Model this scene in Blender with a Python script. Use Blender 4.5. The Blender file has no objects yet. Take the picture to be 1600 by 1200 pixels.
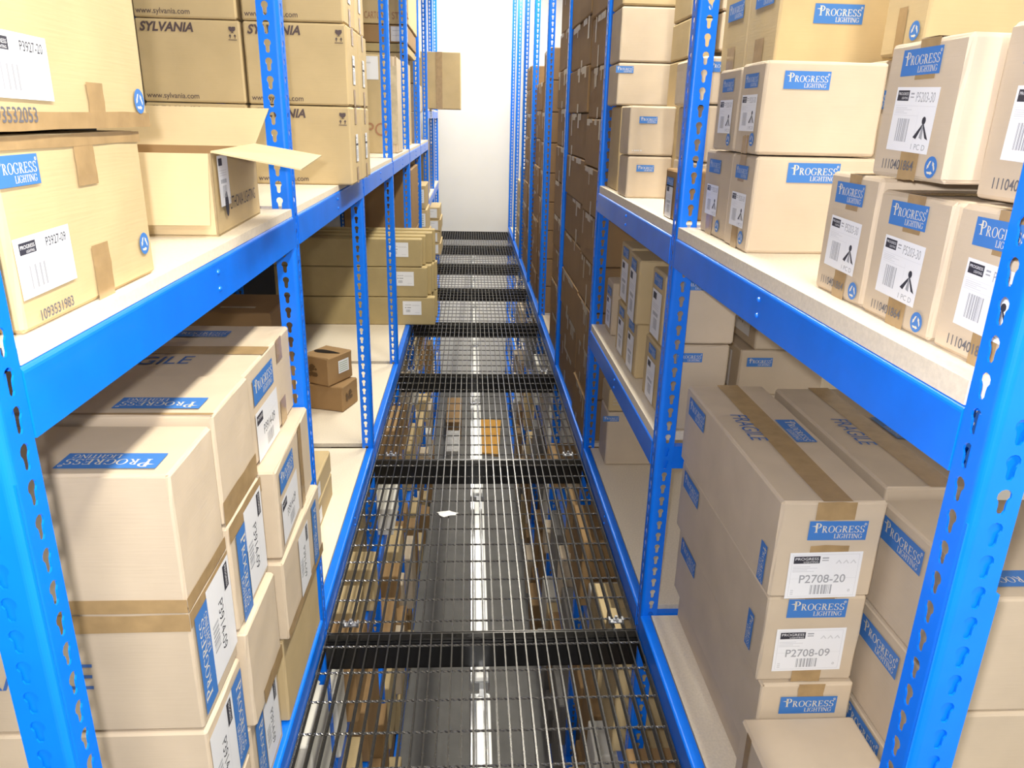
import bpy, bmesh, math, random
from mathutils import Matrix, Vector
R = random.Random(7)
sc = bpy.context.scene
COL = sc.collection

# ------------------------------------------------------------------ camera
F_PX, PITCH, YAW, ROLL = 1174.63, 0.339016, 0.059375, 0.023612
cam_d = bpy.data.cameras.new('camera')
cam_d.sensor_fit = 'HORIZONTAL'; cam_d.sensor_width = 36.0; cam_d.lens = F_PX / 1600 * 36.0
cam_d.clip_start = 0.02; cam_d.clip_end = 60
cam = bpy.data.objects.new('camera', cam_d); COL.objects.link(cam)
fwd = Vector((math.sin(YAW) * math.cos(PITCH), math.cos(YAW) * math.cos(PITCH), -math.sin(PITCH)))
rt = Vector((math.cos(YAW), -math.sin(YAW), 0)); up = rt.cross(fwd)
r2 = math.cos(ROLL) * rt + math.sin(ROLL) * up
u2 = -math.sin(ROLL) * rt + math.cos(ROLL) * up
CAM_Z = 1.45
cam.matrix_world = Matrix(((r2.x, u2.x, -fwd.x, 0), (r2.y, u2.y, -fwd.y, 0), (r2.z, u2.z, -fwd.z, CAM_Z), (0, 0, 0, 1)))
sc.camera = cam

# ------------------------------------------------------------------ world, lights, exposure
w = bpy.data.worlds.new('world'); sc.world = w; w.use_nodes = True
bg = w.node_tree.nodes['Background']; bg.inputs[0].default_value = (1, .97, .92, 1); bg.inputs[1].default_value = 0.28
sc.view_settings.view_transform = 'Standard'; sc.view_settings.look = 'None'
sc.view_settings.exposure = 0.24; sc.view_settings.gamma = 1.0; sc.view_settings.use_curve_mapping = False
sc.cycles.use_denoising = True
sc.cycles.max_bounces = 6
sc.cycles.sample_clamp_indirect = 6.0

def area(name, loc, sx, sy, power, col):
    d = bpy.data.lights.new(name, 'AREA'); d.shape = 'RECTANGLE'; d.size = sx; d.size_y = sy
    d.energy = power; d.color = col
    o = bpy.data.objects.new(name, d); o.location = loc; COL.objects.link(o); return o
LAMP_X, LAMP_Z, LAMP_P = 0.53, 2.95, 50
for i, y in enumerate((-1.9, 0.2, 2.3, 4.4, 6.5, 8.6)):      # fluorescent strips over the aisle, above the frame
    area('ceiling_or_fill_lamp', (LAMP_X, y, LAMP_Z), 0.16, 1.3, LAMP_P * (1.5 if y < 0 else 1), (1.0, .95, .82))
area('ceiling_or_fill_lamp', (.1, 9.95, 3.3), 0.9, .9, 62, (1.0, .97, .90))      # added fill light, no known fixture, brightens the far wall
for y, pw in ((1.3, 1.8), (3.8, 2.2), (6.4, 4), (9.6, 16)):            # tubes of the battens below the walkway, lighting the lower storey
    area('batten_tube', (.033, y, -.32), .06, 1.2, pw, (1, .95, .85))
fl_d = bpy.data.lights.new('camera_flash', 'POINT'); fl_d.energy = 62; fl_d.shadow_soft_size = 0.015; fl_d.color = (1, .97, .98)
fl = bpy.data.objects.new('camera_flash', fl_d); fl.location = (-0.035, -0.01, CAM_Z + 0.045); COL.objects.link(fl)

# ------------------------------------------------------------------ materials
def mat(name, col, rough=.6, spec=.4, metal=0.0, coat=0.0):
    m = bpy.data.materials.new(name); m.use_nodes = True
    b = m.node_tree.nodes['Principled BSDF']
    b.inputs['Base Color'].default_value = (*col, 1); b.inputs['Roughness'].default_value = rough
    b.inputs['Specular IOR Level'].default_value = spec; b.inputs['Metallic'].default_value = metal
    b.inputs['Coat Weight'].default_value = coat
    return m
def nodes(m): return m.node_tree.nodes, m.node_tree.links, m.node_tree.nodes['Principled BSDF']
def noisy(m, col, amt, scale, detail=4, stretch=(1, 1, 1), rnd=0.0, bump=0.0, rough=None):
    N, L, b = nodes(m)
    tc = N.new('ShaderNodeTexCoord'); mp = N.new('ShaderNodeMapping'); mp.inputs['Scale'].default_value = stretch
    nz = N.new('ShaderNodeTexNoise'); nz.inputs['Scale'].default_value = scale; nz.inputs['Detail'].default_value = detail
    L.new(tc.outputs['Object'], mp.inputs[0]); L.new(mp.outputs[0], nz.inputs['Vector'])
    rp = N.new('ShaderNodeValToRGB')
    rp.color_ramp.elements[0].position = .3; rp.color_ramp.elements[1].position = .7
    rp.color_ramp.elements[0].color = (*[c * (1 - amt) for c in col], 1)
    rp.color_ramp.elements[1].color = (*[min(1, c * (1 + amt)) for c in col], 1)
    L.new(nz.outputs['Fac'], rp.inputs[0]); out = rp.outputs[0]
    if rnd:
        oi = N.new('ShaderNodeObjectInfo'); mr = N.new('ShaderNodeMapRange')
        mr.inputs['To Min'].default_value = 1 - rnd; mr.inputs['To Max'].default_value = 1 + rnd
        L.new(oi.outputs['Random'], mr.inputs['Value'])
        mx = N.new('ShaderNodeVectorMath'); mx.operation = 'SCALE'
        L.new(out, mx.inputs[0]); L.new(mr.outputs[0], mx.inputs['Scale']); out = mx.outputs[0]
    L.new(out, b.inputs['Base Color'])
    if bump:
        bp = N.new('ShaderNodeBump'); bp.inputs['Strength'].default_value = bump; bp.inputs['Distance'].default_value = .002
        L.new(nz.outputs['Fac'], bp.inputs['Height']); L.new(bp.outputs[0], b.inputs['Normal'])
    return m
def kraft(name, col, rnd=.05):
    m = mat(name, col, .72, .25)
    N, L, b = nodes(m)
    noisy(m, col, .055, 9, 6, (1, 1, 1), rnd)
    tc = N.new('ShaderNodeTexCoord'); wv = N.new('ShaderNodeTexNoise'); mp = N.new('ShaderNodeMapping')
    mp.inputs['Scale'].default_value = (1, 1, 22); wv.inputs['Scale'].default_value = 12; wv.inputs['Detail'].default_value = 3
    L.new(tc.outputs['Object'], mp.inputs[0]); L.new(mp.outputs[0], wv.inputs['Vector'])
    bp = N.new('ShaderNodeBump'); bp.inputs['Strength'].default_value = .12; bp.inputs['Distance'].default_value = .002
    L.new(wv.outputs['Fac'], bp.inputs['Height']); L.new(bp.outputs[0], b.inputs['Normal'])
    return m
M = {}
M['kraft'] = kraft('kraft_board', (.60, .495, .368))
M['tan'] = kraft('tan_kraft_board', (.56, .43, .235))
M['olive'] = kraft('olive_kraft_board', (.46, .36, .18), .03)
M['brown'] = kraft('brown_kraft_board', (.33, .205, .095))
M['white'] = noisy(mat('white_card', (.7, .68, .62), .6), (.7, .68, .62), .05, 8)
M['greyb'] = noisy(mat('grey_card', (.2, .19, .18), .5), (.2, .19, .18), .1, 8)
M['inside'] = kraft('kraft_inner_face', (.66, .52, .31))
M['tape'] = mat('brown_packing_tape', (.40, .27, .13), .24, .5)
noisy(M['tape'], (.40, .27, .13), .12, 30, 3, (1, 1, 1))
M['tapeg'] = noisy(mat('worn_paper_tape', (.55, .47, .33), .4, .4), (.55, .47, .33), .15, 25)
M['blue'] = mat('blue_rack_paint', (.002, .18, .90), .32, .4, 0, .1)
noisy(M['blue'], (.002, .18, .90), .05, 14, 2, (1, 1, 1))
M['board'] = mat('particle_board', (.80, .71, .57), .6, .3)
noisy(M['board'], (.80, .71, .57), .07, 160, 3)
M['edge'] = noisy(mat('particle_board_core', (.58, .52, .43), .8), (.58, .52, .43), .2, 220)
M['grate'] = noisy(mat('black_grating_steel', (.05, .047, .043), .24, .6, .6), (.05, .047, .043), .2, 40)
M['rod'] = mat('twisted_cross_rod_steel', (.16, .155, .15), .22, .6, .75)
M['beamk'] = mat('black_beam_paint', (.005, .005, .006), .3, .4, 0, .1)
M['zinc'] = noisy(mat('zinc_plated_steel', (.62, .63, .65), .3, .5, .9), (.62, .63, .65), .1, 60)
M['wall'] = noisy(mat('painted_wall', (.80, .785, .74), .8, .2), (.80, .785, .74), .015, 3)
M['shadew'] = noisy(mat('wall_darkened_for_shade', (.03, .03, .032), .8, .2), (.03, .03, .032), .05, 3)  # near-black base colour stands in for the deep shade behind the left rack
M['ceil'] = noisy(mat('white_ceiling', (.8, .79, .76), .9, .2), (.8, .79, .76), .02, 3)
M['conc'] = noisy(mat('dark_concrete_floor', (.15, .146, .138), .55, .4), (.15, .146, .138), .15, 5, 6)
M['label'] = mat('white_label_paper', (.84, .85, .88), .35, .4)
M['ink'] = mat('black_print', (.035, .035, .05), .5)
M['grey'] = mat('grey_print', (.36, .37, .40), .5)
M['stamp'] = mat('grey_stamp_ink', (.13, .13, .15), .5)
M['pale'] = mat('pale_grey_print', (.62, .63, .66), .5)
M['lblue'] = mat('blue_print', (.055, .20, .56), .5)
M['lett'] = mat('knockout_letters', (.74, .68, .56), .6)
M['bink'] = mat('blue_marker_ink', (.06, .15, .42), .6)
M['syl'] = mat('dark_plum_print', (.10, .07, .07), .6)
M['red'] = mat('faded_red_print', (.40, .20, .11), .6)
M['tealp'] = mat('pale_green_print', (.42, .52, .40), .5)
M['lampw'] = mat('white_batten_enamel', (.88, .88, .86), .3, .5)
M['paper'] = noisy(mat('crumpled_white_paper', (.8, .79, .75), .7), (.8, .79, .75), .05, 30)
M['amber'] = noisy(mat('amber_plastic', (.62, .30, .03), .35, .5), (.62, .30, .03), .1, 10)
M['silver'] = noisy(mat('silvery_wrap', (.55, .54, .52), .3, .5, .3), (.55, .54, .52), .25, 18)
M['dark'] = mat('dark_hole', (.02, .015, .012), .9, .1)

# ------------------------------------------------------------------ mesh helpers
class MB:
    def __init__(s): s.v = []; s.f = []; s.m = []; s.mats = []
    def mi(s, k):
        if k not in s.mats: s.mats.append(k)
        return s.mats.index(k)
    def poly(s, pts, k):
        b = len(s.v); s.v += [tuple(p) for p in pts]; s.f.append(tuple(range(b, b + len(pts)))); s.m.append(s.mi(k))
    def add(s, vs, fs, k):
        b = len(s.v); s.v += [tuple(p) for p in vs]; i = s.mi(k)
        for f in fs: s.f.append(tuple(b + j for j in f)); s.m.append(i)
    def box(s, x0, x1, y0, y1, z0, z1, k):
        s.add([(x0, y0, z0), (x1, y0, z0), (x1, y1, z0), (x0, y1, z0), (x0, y0, z1), (x1, y0, z1), (x1, y1, z1), (x0, y1, z1)],
              [(3, 2, 1, 0), (4, 5, 6, 7), (0, 1, 5, 4), (1, 2, 6, 5), (2, 3, 7, 6), (3, 0, 4, 7)], k)
    def rect(s, x0, y0, x1, y1, k, z=0.0): s.poly([(x0, y0, z), (x1, y0, z), (x1, y1, z), (x0, y1, z)], k)
    def cyl(s, a, b, r, k, n=10):
        a = Vector(a); b = Vector(b); d = (b - a).normalized(); u = d.orthogonal().normalized(); w_ = d.cross(u)
        vs = []
        for p in (a, b):
            for i in range(n):
                t = 2 * math.pi * i / n; vs.append(p + r * (math.cos(t) * u + math.sin(t) * w_))
        fs = [(i, (i + 1) % n, n + (i + 1) % n, n + i) for i in range(n)] + [tuple(range(n - 1, -1, -1)), tuple(range(n, 2 * n))]
        s.add(vs, fs, k)
    def mesh(s, name):
        me = bpy.data.meshes.new(name); me.from_pydata(s.v, [], s.f)
        for k in s.mats: me.materials.append(M[k])
        me.polygons.foreach_set('material_index', s.m); me.update(); return me
def link(name, me, parent=None, loc=None):
    o = bpy.data.objects.new(name, me); COL.objects.link(o)
    if loc is not None: o.location = loc
    if parent: o.parent = parent
    return o
def tag(o, label, cat, group=None, kind=None):
    o['label'] = label; o['category'] = cat
    if group: o['group'] = group
    if kind: o['kind'] = kind
    return o
def bevel_mod(o, wd, seg=2):
    b = o.modifiers.new('bevel', 'BEVEL'); b.width = wd; b.segments = seg; b.limit_method = 'ANGLE'; return o

# ------------------------------------------------------------------ lettering
_tc = {}
def text_geo(txt, bold=0.0, shear=0.0):
    key = (txt, bold, shear)
    if key in _tc: return _tc[key]
    c = bpy.data.curves.new('t', 'FONT'); c.body = txt; c.size = 1; c.offset = bold; c.shear = shear; c.resolution_u = 3
    c.fill_mode = 'FRONT'
    o = bpy.data.objects.new('t', c); COL.objects.link(o); bpy.context.view_layer.update()
    me = bpy.data.meshes.new_from_object(o.evaluated_get(bpy.context.evaluated_depsgraph_get()))
    vs = [(v.co.x, v.co.y) for v in me.vertices]; fs = [tuple(p.vertices) for p in me.polygons]
    bpy.data.objects.remove(o); bpy.data.curves.remove(c); bpy.data.meshes.remove(me)
    x0 = min(v[0] for v in vs); x1 = max(v[0] for v in vs); y0 = min(v[1] for v in vs); y1 = max(v[1] for v in vs)
    vs = [((x - x0), (y - y0)) for x, y in vs]
    _tc[key] = (vs, fs, x1 - x0, y1 - y0); return _tc[key]
def put_text(mb, txt, x, y, wd, k, z=.006, h=None, bold=0.0, shear=0.0):
    vs, fs, tw, th = text_geo(txt, bold, shear); sx = wd / tw; sy = (h / th) if h else sx
    mb.add([(x + a * sx, y + b * sy, z) for a, b in vs], fs, k)
# a small slab-and-hairline serif alphabet for the trade mark
def g_seg(x0, y0, x1, y1, wd):
    d = Vector((x1 - x0, y1 - y0)); n = Vector((-d.y, d.x)).normalized() * wd / 2
    return [[(x0 + n.x, y0 + n.y), (x0 - n.x, y0 - n.y), (x1 - n.x, y1 - n.y), (x1 + n.x, y1 + n.y)]]
def g_bar(x0, y0, x1, y1): return [[(x0, y0), (x1, y0), (x1, y1), (x0, y1)]]
def g_arc(cx, cy, rx, ry, a0, a1, thick=.15, thin=.06, n=12):
    out = []; pr = None
    for i in range(n + 1):
        a = math.radians(a0 + (a1 - a0) * i / n); c, s_ = math.cos(a), math.sin(a); t = thin + (thick - thin) * c * c
        o_ = (cx + rx * c, cy + ry * s_); i_ = (cx + (rx - t) * c, cy + (ry - t * .85) * s_)
        if pr: out.append([pr[0], pr[1], i_, o_] if a1 < a0 else [pr[1], pr[0], o_, i_])
        pr = (o_, i_)
    return out
def stem(x, y0=0, y1=1, wd=.15): return g_bar(x - wd / 2, y0, x + wd / 2, y1) + g_bar(x - wd / 2 - .08, 0, x + wd / 2 + .08, .05) + g_bar(x - wd / 2 - .08, .95, x + wd / 2 + .08, 1)
G = {
 'P': (stem(.17) + g_arc(.26, .73, .36, .27, 90, -90) + g_bar(.17, .94, .28, 1) + g_bar(.17, .46, .28, .52), .68),
 'R': (stem(.17) + g_arc(.26, .75, .34, .25, 90, -90) + g_bar(.17, .94, .28, 1) + g_bar(.17, .5, .28, .56) + g_seg(.34, .52, .66, .02, .14) + g_bar(.56, 0, .82, .05), .82),
 'O': (g_arc(.46, .5, .44, .52, 0, 360, .15, .06, 24), .92),
 'G': (g_arc(.46, .5, .44, .52, 40, 320, .15, .06, 20) + g_bar(.68, .08, .82, .42) + g_bar(.58, .40, .92, .45) + g_bar(.78, .72, .83, .98), .96),
 'E': (stem(.17) + g_bar(.17, .94, .68, 1) + g_bar(.17, 0, .72, .06) + g_bar(.17, .48, .54, .54) + g_bar(.62, .78, .68, 1) + g_bar(.66, 0, .72, .24) + g_bar(.5, .40, .55, .62), .78),
 'S': (g_arc(.36, .74, .29, .28, 30, 270, .14, .06, 14) + g_arc(.36, .25, .31, .27, 90, -150, .15, .06, 14) + g_bar(.58, .74, .63, 1) + g_bar(.07, 0, .12, .26), .72),
 'L': (stem(.17) + g_bar(.17, 0, .66, .06) + g_bar(.6, 0, .66, .28), .7),
 'I': (stem(.17), .36),
 'H': (stem(.17) + stem(.7) + g_bar(.17, .47, .7, .53), .9),
 'T': (g_bar(.3, 0, .45, 1) + g_bar(.2, 0, .55, .05) + g_bar(.04, .94, .71, 1) + g_bar(.04, .72, .09, 1) + g_bar(.66, .72, .71, 1), .78),
 'N': (stem(.13, wd=.07) + stem(.78, wd=.07) + g_seg(.13, .97, .78, .03, .15), .94),
}
def put_serif(mb, txt, x, y, h, k, z, first=1.0, wsc=1.0):
    for i, ch in enumerate(txt):
        hh = h * (first if i == 0 else 1); gl, adv = G[ch]
        for q in gl: mb.poly([(x + a * hh * wsc, y + b * hh - (0.0 if first == 1 or i else .0), z) for a, b in q], k)
        x += (adv + .03) * hh * wsc
    return x
def logo_geo(mb, x, y, wd, bgk='lblue', fgk='lett', z=0.0, dz=.006):
    h = wd * .36
    mb.rect(x, y, x + wd, y + h, bgk, z)
    u = wd / 1.0; z1 = z + dz
    put_serif(mb, 'PROGRESS', x + .10 * u, y + .145 * u, .125 * u, fgk, z1, 1.42, .99)
    put_serif(mb, 'LIGHTING', x + .445 * u, y + .035 * u, .085 * u, fgk, z1, 1.0, .93)
    # four-point star on the P
    cx, cy = x + .115 * u, y + .265 * u
    for a, b in (((-.075, 0), (.05, 0)), ((0, -.06), (0, .05))):
        d = Vector((b[0] - a[0], b[1] - a[1])).normalized(); n = Vector((-d.y, d.x)) * .011
        mb.poly([(cx + a[0] * u, cy + a[1] * u, z1), (cx - n.x * u, cy - n.y * u, z1), (cx + b[0] * u, cy + b[1] * u, z1), (cx + n.x * u, cy + n.y * u, z1)], fgk)
    for i in range(12):   # the ring of the registered mark
        a0 = 2 * math.pi * i / 12; a1 = 2 * math.pi * (i + 1) / 12; c0 = (x + .955 * u, y + .30 * u)
        mb.poly([(c0[0] + r_ * u * math.cos(a), c0[1] + r_ * u * math.sin(a), z1) for r_, a in ((.022, a0), (.022, a1), (.015, a1), (.015, a0))], fgk)
    put_text(mb, 'R', x + .946 * u, y + .287 * u, .017 * u, fgk, z1)
def barcode(mb, x, y, wd, h, k='grey', n=26, z=.006, seed=3):
    r = random.Random(seed); t = 0
    ws = [r.choice((1, 1, 2, 3)) for _ in range(n)]; u = wd / sum(ws)
    for i, q in enumerate(ws):
        if i % 2 == 0: mb.rect(x + t * u, y, x + (t + q) * u, y + h, k, z)
        t += q
def arrow_ring(mb, cx, cy, r, k, z):
    T = [Vector((math.cos(math.radians(90 + 120 * j)), math.sin(math.radians(90 + 120 * j)))) for j in range(3)]
    for j in range(3):
        p, q = T[j] * r, T[(j + 1) % 3] * r; d = (q - p).normalized(); n = Vector((-d.y, d.x)); L_ = (q - p).length; wd = .17 * r
        def P(u, v): t = p + d * u * L_ - n * v * wd; return (cx + t.x, cy + t.y, z)
        mb.poly([P(.12, -.4), P(.24, 1.0), P(.55, 1.0), P(.55, -.4)], k)
        mb.poly([P(.55, -1.0), P(.55, 1.6), P(.80, .3)], k)
DEC = {}
def decal(kind):
    """unit-wide printed piece lying in XY, origin at its centre"""
    if kind in DEC: return DEC[kind]
    mb = MB(); nm = 'shipping_label'; asp = .36
    if kind == 'logo':
        nm = 'printed_logo'; logo_geo(mb, 0, 0, 1); asp = .36
    elif kind == 'logodim':
        nm = 'printed_logo'; logo_geo(mb, 0, 0, 1, 'lblue', 'pale')
    elif kind == 'logostrip':
        nm = 'printed_logo'; mb.rect(0, 0, 1, .3, 'lblue'); put_serif(mb, 'PROGRESS', .1, .12, .11, 'lett', .006, 1.4, 1.05); put_serif(mb, 'LIGHTING', .5, .03, .07, 'lett', .006, 1, .95); asp = .3
    elif kind == 'recycle':
        nm = 'recycling_mark'; asp = 1.0; n = 28
        mb.poly([(.5 + .5 * math.cos(2 * math.pi * i / n), .5 + .5 * math.sin(2 * math.pi * i / n), 0) for i in range(n)], 'lblue')
        arrow_ring(mb, .5, .47, .42, 'lett', .01)
    elif kind.startswith('P52'):
        asp = .80; mb.rect(0, 0, 1, asp, 'label')
        mb.rect(.04, .63, .32, .76, 'ink', .005); put_text(mb, 'PROGRESS', .06, .70, .24, 'label', .009, .035); put_text(mb, 'LIGHTING', .15, .65, .15, 'label', .009, .03)
        mb.rect(.36, .71, .44, .73, 'grey', .005); mb.rect(.36, .67, .44, .685, 'grey', .005)
        put_text(mb, kind, .50, .62, .42, 'grey', .006, .12)
        mb.rect(.03, .57, .97, .573, 'pale', .005); mb.rect(.03, .45, .62, .453, 'pale', .005); mb.rect(.62, .12, .623, .5, 'pale', .005)
        for i in range(4): mb.rect(.05, .475 + i * .022, .05 + (.3, .22, .4, .28)[i], .481 + i * .022, 'pale', .005)
        barcode(mb, .16, .12, .30, .29)
        # spot fixture drawing
        n = 10; mb.poly([(.78 + .045 * math.cos(2 * math.pi * i / n), .40 + .05 * math.sin(2 * math.pi * i / n), .006) for i in range(n)], 'ink')
        for dx, k in ((-.13, 'ink'), (.0, 'grey'), (.12, 'ink')):
            mb.poly([(.765, .36, .007), (.795, .36, .007), (.795 + dx * 1.1 + .02, .17, .007), (.755 + dx * 1.1 - .015, .19, .007)], k)
        put_text(mb, '1 PC D', .60, .04, .32, 'grey', .006, .07)
    elif kind.startswith('P27'):
        asp = .72; mb.rect(0, 0, 1, asp, 'label')
        for a in ((.04, .03, .96, .035), (.04, .68, .96, .685), (.04, .03, .044, .685), (.956, .03, .96, .685), (.04, .31, .96, .313)): mb.rect(*a, 'pale', .004)
        mb.rect(.06, .55, .42, .66, 'ink', .005); put_text(mb, 'PROGRESS', .08, .60, .32, 'label', .009, .04); put_text(mb, 'LIGHTING', .2, .56, .2, 'label', .009, .025)
        mb.rect(.45, .62, .54, .64, 'grey', .005); mb.rect(.45, .585, .54, .60, 'grey', .005)
        for i in range(4): mb.rect(.06, .42 + i * .025, .06 + (.3, .2, .34, .24)[i], .428 + i * .025, 'pale', .005)
        [mb.poly([(x, .54, .005), (x + .02, .54, .005), (x + .045, .575, .005), (x + .07, .54, .005), (x + .09, .54, .005), (x + .045, .60, .005)], 'pale') for x in (.64, .74, .84)]
        put_text(mb, kind, .17, .24, .64, 'grey', .007, .13, .01)
        barcode(mb, .34, .06, .32, .15); put_text(mb, '0', .87, .09, .03, 'grey', .006, .04)
        for i in range(3): mb.rect(.07, .06 + i * .03, .11, .075 + i * .03, 'pale', .005)
    elif kind.startswith('P39'):
        asp = .56; mb.rect(0, 0, 1, asp, 'label')
        mb.rect(.08, .40, .36, .51, 'ink', .005); put_text(mb, 'PROGRESS', .10, .45, .24, 'label', .009, .035); put_text(mb, 'LIGHTING', .19, .41, .14, 'label', .009, .025)
        mb.rect(.39, .475, .47, .48, 'grey', .005); mb.rect(.39, .44, .47, .445, 'grey', .005)
        put_text(mb, kind, .54, .41, .38, 'ink', .006, .09, .01)
        mb.rect(.05, .33, .6, .333, 'pale', .005); barcode(mb, .16, .07, .34, .22, 'grey', 16); put_text(mb, 'PC 1', .78, .12, .14, 'grey', .006, .04)
    elif kind.startswith('side'):      # long side labels of the near left stack
        asp = .62; mb.rect(0, 0, 1, asp, 'label')
        mb.rect(.04, .45, .30, .57, 'ink', .005); put_text(mb, 'PROGRESS', .06, .5, .22, 'label', .009, .04)
        put_text(mb, kind[4:], .30, .25, .52, 'ink', .006, .12); barcode(mb, .42, .06, .3, .15)
        mb.rect(.04, .42, .96, .423, 'pale', .005)
    elif kind == 'syllab':
        asp = 1.75; mb.rect(0, 0, 1, asp, 'label'); mb.rect(.05, 1.02, .95, 1.16, 'ink', .005)
        mb.rect(.1, 1.46, .5, 1.56, 'grey', .005); mb.rect(.1, 1.28, .8, 1.3, 'grey', .005); barcode(mb, .2, .2, .6, .6); mb.rect(.1, .9, .6, .94, 'grey', .005)
    elif kind == 'longlab':
        asp = .76; mb.rect(0, 0, 1, asp, 'label'); [mb.rect(.12 + .05 * i, .53, .155 + .05 * i, .555 + .02 * (i % 2), 'grey', .005) for i in range(7)]; mb.rect(.5, .5, .92, .52, 'pale', .005); mb.rect(.5, .54, .88, .555, 'pale', .005)
        [mb.rect(.12 + .04 * i, .385, .15 + .04 * i, .42, 'ink', .005) for i in range(8) if i != 2]; barcode(mb, .17, .15, .24, .15, 'grey'); mb.rect(.65, .12, .9, .14, 'pale', .005)
    elif kind == 'midlab':
        asp = 1.25; mb.rect(0, 0, 1, asp, 'label'); mb.rect(.1, 1.0, .45, 1.18, 'ink', .005); barcode(mb, .3, .2, .42, .3, 'grey'); [mb.rect(.2 + .11 * i, .56, .28 + .11 * i, .66, 'grey', .005) for i in range(5)]
        for i in range(3): mb.rect(.1, .75 + i * .06, .8, .765 + i * .06, 'pale', .005)
    elif kind == 'plainlab':
        asp = .8; mb.rect(0, 0, 1, asp, 'label'); mb.rect(.1, .55, .7, .6, 'pale', .005); mb.rect(.1, .3, .5, .33, 'pale', .005)
    elif kind == 'greenlab':
        asp = .8; mb.rect(0, 0, 1, asp, 'label')
        for i in range(5): mb.rect(.08, .1 + i * .13, .9, .16 + i * .13, 'tealp', .005)
    elif kind == 'lith':
        asp = .36; nm = 'printed_text'; put_text(mb, 'LITHONIA LIGHTING', .16, .1, .82, 'ink', 0, .09); n = 14
        mb.poly([(.07 + .05 * math.cos(2 * math.pi * i / n), .15 + .09 * math.sin(2 * math.pi * i / n), 0) for i in range(n)], 'ink')
    elif kind == 'SYLVANIA': nm = 'printed_text'; asp = .17; put_text(mb, kind, 0, 0, 1, 'syl', 0, asp, .035, .28)
    elif kind == 'wsyl': nm = 'printed_text'; asp = .13; put_text(mb, 'www.sylvania.com', 0, 0, 1, 'syl', 0, asp, .005)
    elif kind == 'glass':
        nm = 'printed_handling_symbol'; asp = 1.5
        mb.poly([(.12, 1.5, 0), (.1, 1.2, 0), (.3, .98, 0), (.45, .96, 0), (.45, .86, 0), (.25, .80, 0), (.8, .80, 0), (.58, .86, 0), (.58, .96, 0), (.75, .98, 0), (.92, 1.2, 0), (.9, 1.5, 0), (.52, 1.5, 0), (.46, 1.38, 0), (.44, 1.5, 0)], 'syl')
        for x in (.22, .8): mb.rect(x - .05, .2, x + .05, .5, 'syl'); mb.poly([(x - .17, .44, 0), (x + .17, .44, 0), (x, .68, 0)], 'syl')
        mb.rect(.0, .0, 1, .08, 'syl')
    elif kind == 'FRAGILE': nm = 'handwritten_note'; asp = .25; put_text(mb, kind, 0, 0, 1, 'bink', 0, asp, .0, .12)
    elif kind.startswith('lot'): nm = 'lot_number'; asp = .17; put_text(mb, kind[3:], 0, 0, 1, 'stamp', 0, asp, .012)
    elif kind == 'MASTER': nm = 'printed_text'; asp = .1; put_text(mb, 'MASTER CARTON', 0, 0, .6, 'red', 0, asp); put_text(mb, 'STAR', .72, 0, .26, 'red', 0, asp)
    elif kind == 'PO': nm = 'printed_text'; asp = .5; put_text(mb, 'PO', 0, 0, 1, 'red', 0, .6)
    elif kind == 'small': nm = 'printed_text'; asp = .14; [mb.rect(.1 * i, 0, .1 * i + .07, asp, 'pale') for i in range(10) if i not in (1, 7)]
    elif kind == 'map':
        nm = 'printed_picture'; asp = .8; r = random.Random(5)
        for _ in range(14):
            cx, cy = r.uniform(.15, .85), r.uniform(.1, .65); q = r.uniform(.05, .16)
            mb.poly([(cx + q * r.uniform(.6, 1.2) * math.cos(2 * math.pi * i / 8), cy + q * r.uniform(.5, .9) * math.sin(2 * math.pi * i / 8), 0) for i in range(8)], 'brownp')
    elif kind == 'oval':
        nm = 'printed_picture'; asp = .3; n = 24
        mb.poly([(.5 + .5 * math.cos(2 * math.pi * i / n), .15 + .15 * math.sin(2 * math.pi * i / n) * (1 - .6 * math.cos(2 * math.pi * i / n)), 0) for i in range(n)], 'dark')
    mb.v = [(x - .5, y - asp / 2, z) for x, y, z in mb.v]
    DEC[kind] = (mb.mesh(nm), nm, asp); return DEC[kind]
M['brownp'] = mat('dark_brown_print', (.12, .07, .03), .6)

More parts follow.
